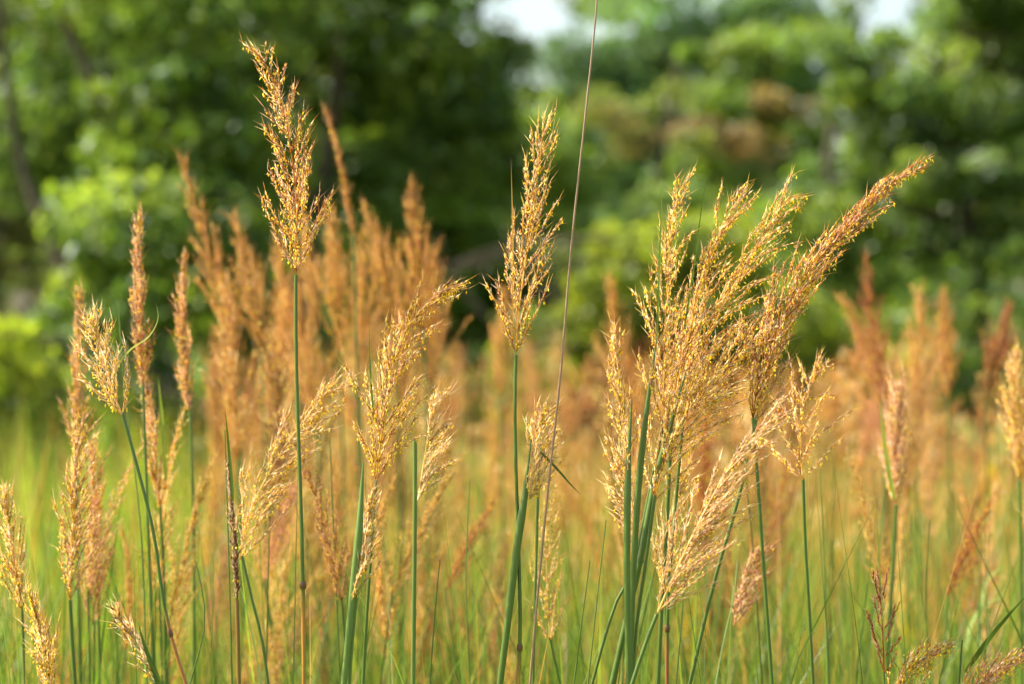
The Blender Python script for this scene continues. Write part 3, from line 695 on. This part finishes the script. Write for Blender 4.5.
# ------------------------------------------------------------------ uncountable grass
def meadow(n, dmin, dmax, hmin, hmax, wid, pal, seed, power=1.0, left=-.33, right=.33):
    r = np.random.default_rng(seed); S = 7; n = int(n * (1.35 if right - left > .6 else 1.15))
    d = dmin + (dmax - dmin) * r.random(n) ** power
    x = r.uniform(left, right, n) * d + r.normal(0, .02, n)
    h = r.uniform(hmin, hmax, n)
    ang = r.uniform(0, 6.28, n); bend = np.abs(r.normal(0, .16, n)) + .02; lean = r.normal(0, .06, (n, 2))
    t = np.linspace(0, 1, S)
    bx = np.cos(ang) * bend; by = np.sin(ang) * bend
    px_ = x[:, None] + h[:, None] * (lean[:, :1] * t + bx[:, None] * t ** 2.6)
    py_ = d[:, None] + h[:, None] * (lean[:, 1:] * t + by[:, None] * t ** 2.6)
    pz_ = h[:, None] * (t - .35 * bend[:, None] * t ** 3)
    sa = r.uniform(0, 6.28, n); w = wid * r.uniform(.5, 1.3, n)
    prof = np.clip(np.minimum(.6 + t * 2, 1) * (1 - t ** 2.5), .04, 1)
    ox = np.cos(sa)[:, None] * w[:, None] * prof / 2; oy = np.sin(sa)[:, None] * w[:, None] * prof / 2
    V = np.zeros((n, S, 2, 3))
    V[:, :, 0] = np.stack([px_ - ox, py_ - oy, pz_], -1); V[:, :, 1] = np.stack([px_ + ox, py_ + oy, pz_], -1)
    C = pick(pal, n, .14)
    b = (np.arange(n) * S * 2)[:, None, None]
    F = np.array([[i * 2, i * 2 + 1, i * 2 + 3, i * 2 + 2] for i in range(S - 1)])
    return V.reshape(-1, 3), (b + F[None]).reshape(-1, 4), np.repeat(C, S * 2, axis=0)
gm = MB()
BL = [lin(116, 138, 40), lin(92, 120, 40), lin(146, 154, 50), lin(80, 108, 38), lin(160, 158, 62), lin(182, 150, 76), lin(166, 122, 56)]
STRAW = [lin(196, 150, 74), lin(182, 130, 58), lin(156, 146, 58)]
gm.add(*meadow(900, 3.0, 5, .7, 1.1, .007, BL, 1))
gm.add(*meadow(3600, 4, 9, .45, 1.05, .010, BL, 2))
gm.add(*meadow(9000, 8, 18, .35, .9, .016, BL, 3))
gm.add(*meadow(900, 2.9, 4.4, .95, 1.3, .0055, [GREEN, GREEN2, GREEN3], 8))
gm.add(*meadow(1800, 3.3, 7, .85, 1.3, .006, [GREEN, GREEN2, GREEN3, YGREEN, TAN], 4))
gm.add(*meadow(3500, 4.5, 10, .8, 1.25, .005, STRAW + [GREEN2, YGREEN], 6, 1.0, -.14))
FRESH = [lin(120, 152, 48), lin(134, 164, 54), lin(104, 138, 46), lin(150, 168, 60)]
gm.add(*meadow(1700, 5, 14.5, .7, 1.28, .014, FRESH + BL + YB, 9, 1.0, -.33, -.13))
gm.add(*meadow(700, 4, 9, .5, 1.0, .012, FRESH + [YGREEN], 10, 1.0, .1, .245))
gm.add(*meadow(1700, 3.6, 7, .6, 1.12, .010, FRESH + [YGREEN], 12))
gm.add(*meadow(420, 2.5, 3.5, .95, 1.34, .0045, [GREEN, GREEN2, GREEN3, YGREEN, GREEN2, TAN], 11))
tag(gm.build("meadow_grass", [M_BLADE]), "tangled green and straw grass blades filling the meadow", "grass", kind="stuff")

# seed heads farther off than one can tell apart
fh = MB(); r = np.random.default_rng(77)
for k in range(1600):
    d = r.uniform(5.5, 12); x = r.uniform(-.3, .3) * d; sx = x / d * K + 512
    if r.random() > np.interp(sx, [0, 200, 240, 900, 1024], [.08, .2, 1, 1, .6]): continue
    zt = min(r.uniform(.62, 1.45), pz(env(sx) + 25, d)); L = r.uniform(.18, .28); n = 34
    t = r.random(n); base = np.array([x, d, zt - L])
    pal = [AMBER, GOLD, AMBER, RED, GOLD, RUST][k % 6]
    rad = .03 * (1 - t) + .004; an = r.uniform(0, 6.28, n)
    lx = r.normal(0.02, .04)
    pos = base + np.stack([lx * t + np.cos(an) * rad, np.sin(an) * rad, t * L], 1)
    dr = unit(np.stack([np.cos(an) * .35 + lx, np.sin(an) * .35, np.ones(n)], 1))
    bipyramids(fh, pos, dr, r.uniform(.02, .035, n), r.uniform(.003, .006, n), pick(pal, n), 0)
    tube(fh, catmull([(x, d, 0), (x + r.normal(0, .02), d, zt * .5), base], 6), .0018, [GREEN, YGREEN, TAN][k % 3], 4, 1, False)
tag(fh.build("distant_seed_heads", [M_SEED, M_STEM]), "golden haze of countless distant grass heads across the meadow", "grass", kind="stuff")

# ------------------------------------------------------------------ yellow wildflowers among the grass
for k, (x, y, d, lab) in enumerate([(992, 486, 6.2, "blurred yellow goldenrod flower cluster near the right edge of the meadow"),
                                    (902, 612, 5.0, "low blurred yellow flower plant above the small rusty spike"),
                                    (845, 560, 6.5, "blurred yellow flower plant right of the fan shaped head's stem"),
                                    (700, 625, 4.6, "blurred yellow flower plant behind the cluster stems near the bottom")]):
    top = P(x, y, d); root = empty("goldenrod_plant", (top[0], d, 0), lab, "wildflower", "yellow flowers among the grass")
    r = np.random.default_rng(300 + k); off = np.array([top[0], d, 0])
    sm = MB(); q = catmull([top, (top[0] + .02, d, top[2] * .5), (top[0], d, -.02)], 12)
    tube(sm, q, np.linspace(.002, .004, 12), YGREEN, 6); sm.build("stem", [M_STEM], root, off)
    lm = MB()
    for j in range(22):
        b = q[r.integers(1, 10)]; a = r.uniform(0, 6.28); dv = np.array([math.cos(a), math.sin(a), .35])
        ribbon(lm, catmull([b, b + dv * .04, b + dv * .08 - np.array([0, 0, .025])], 7), np.array([.4, .9, 1, .9, .7, .4, .05]) * .013, YGREEN)
    lm.build("leaves", [M_BLADE], root, off)
    fm = MB(); n = 240
    t = r.random(n); a = r.uniform(0, 6.28, n); rad = (.008 + .05 * (1 - t)) * r.random(n) ** .5
    pos = top + np.stack([np.cos(a) * rad, np.sin(a) * rad, (t - .6) * .12], 1)
    bipyramids(fm, pos, unit(r.normal(0, .5, (n, 3)) + [0, 0, 1]), r.uniform(.006, .011, n), r.uniform(.004, .006, n), pick([lin(236, 208, 30), lin(226, 196, 40)], n), 0, .6)
    fm.build("flower_cluster", [M_ANTH], root, off)
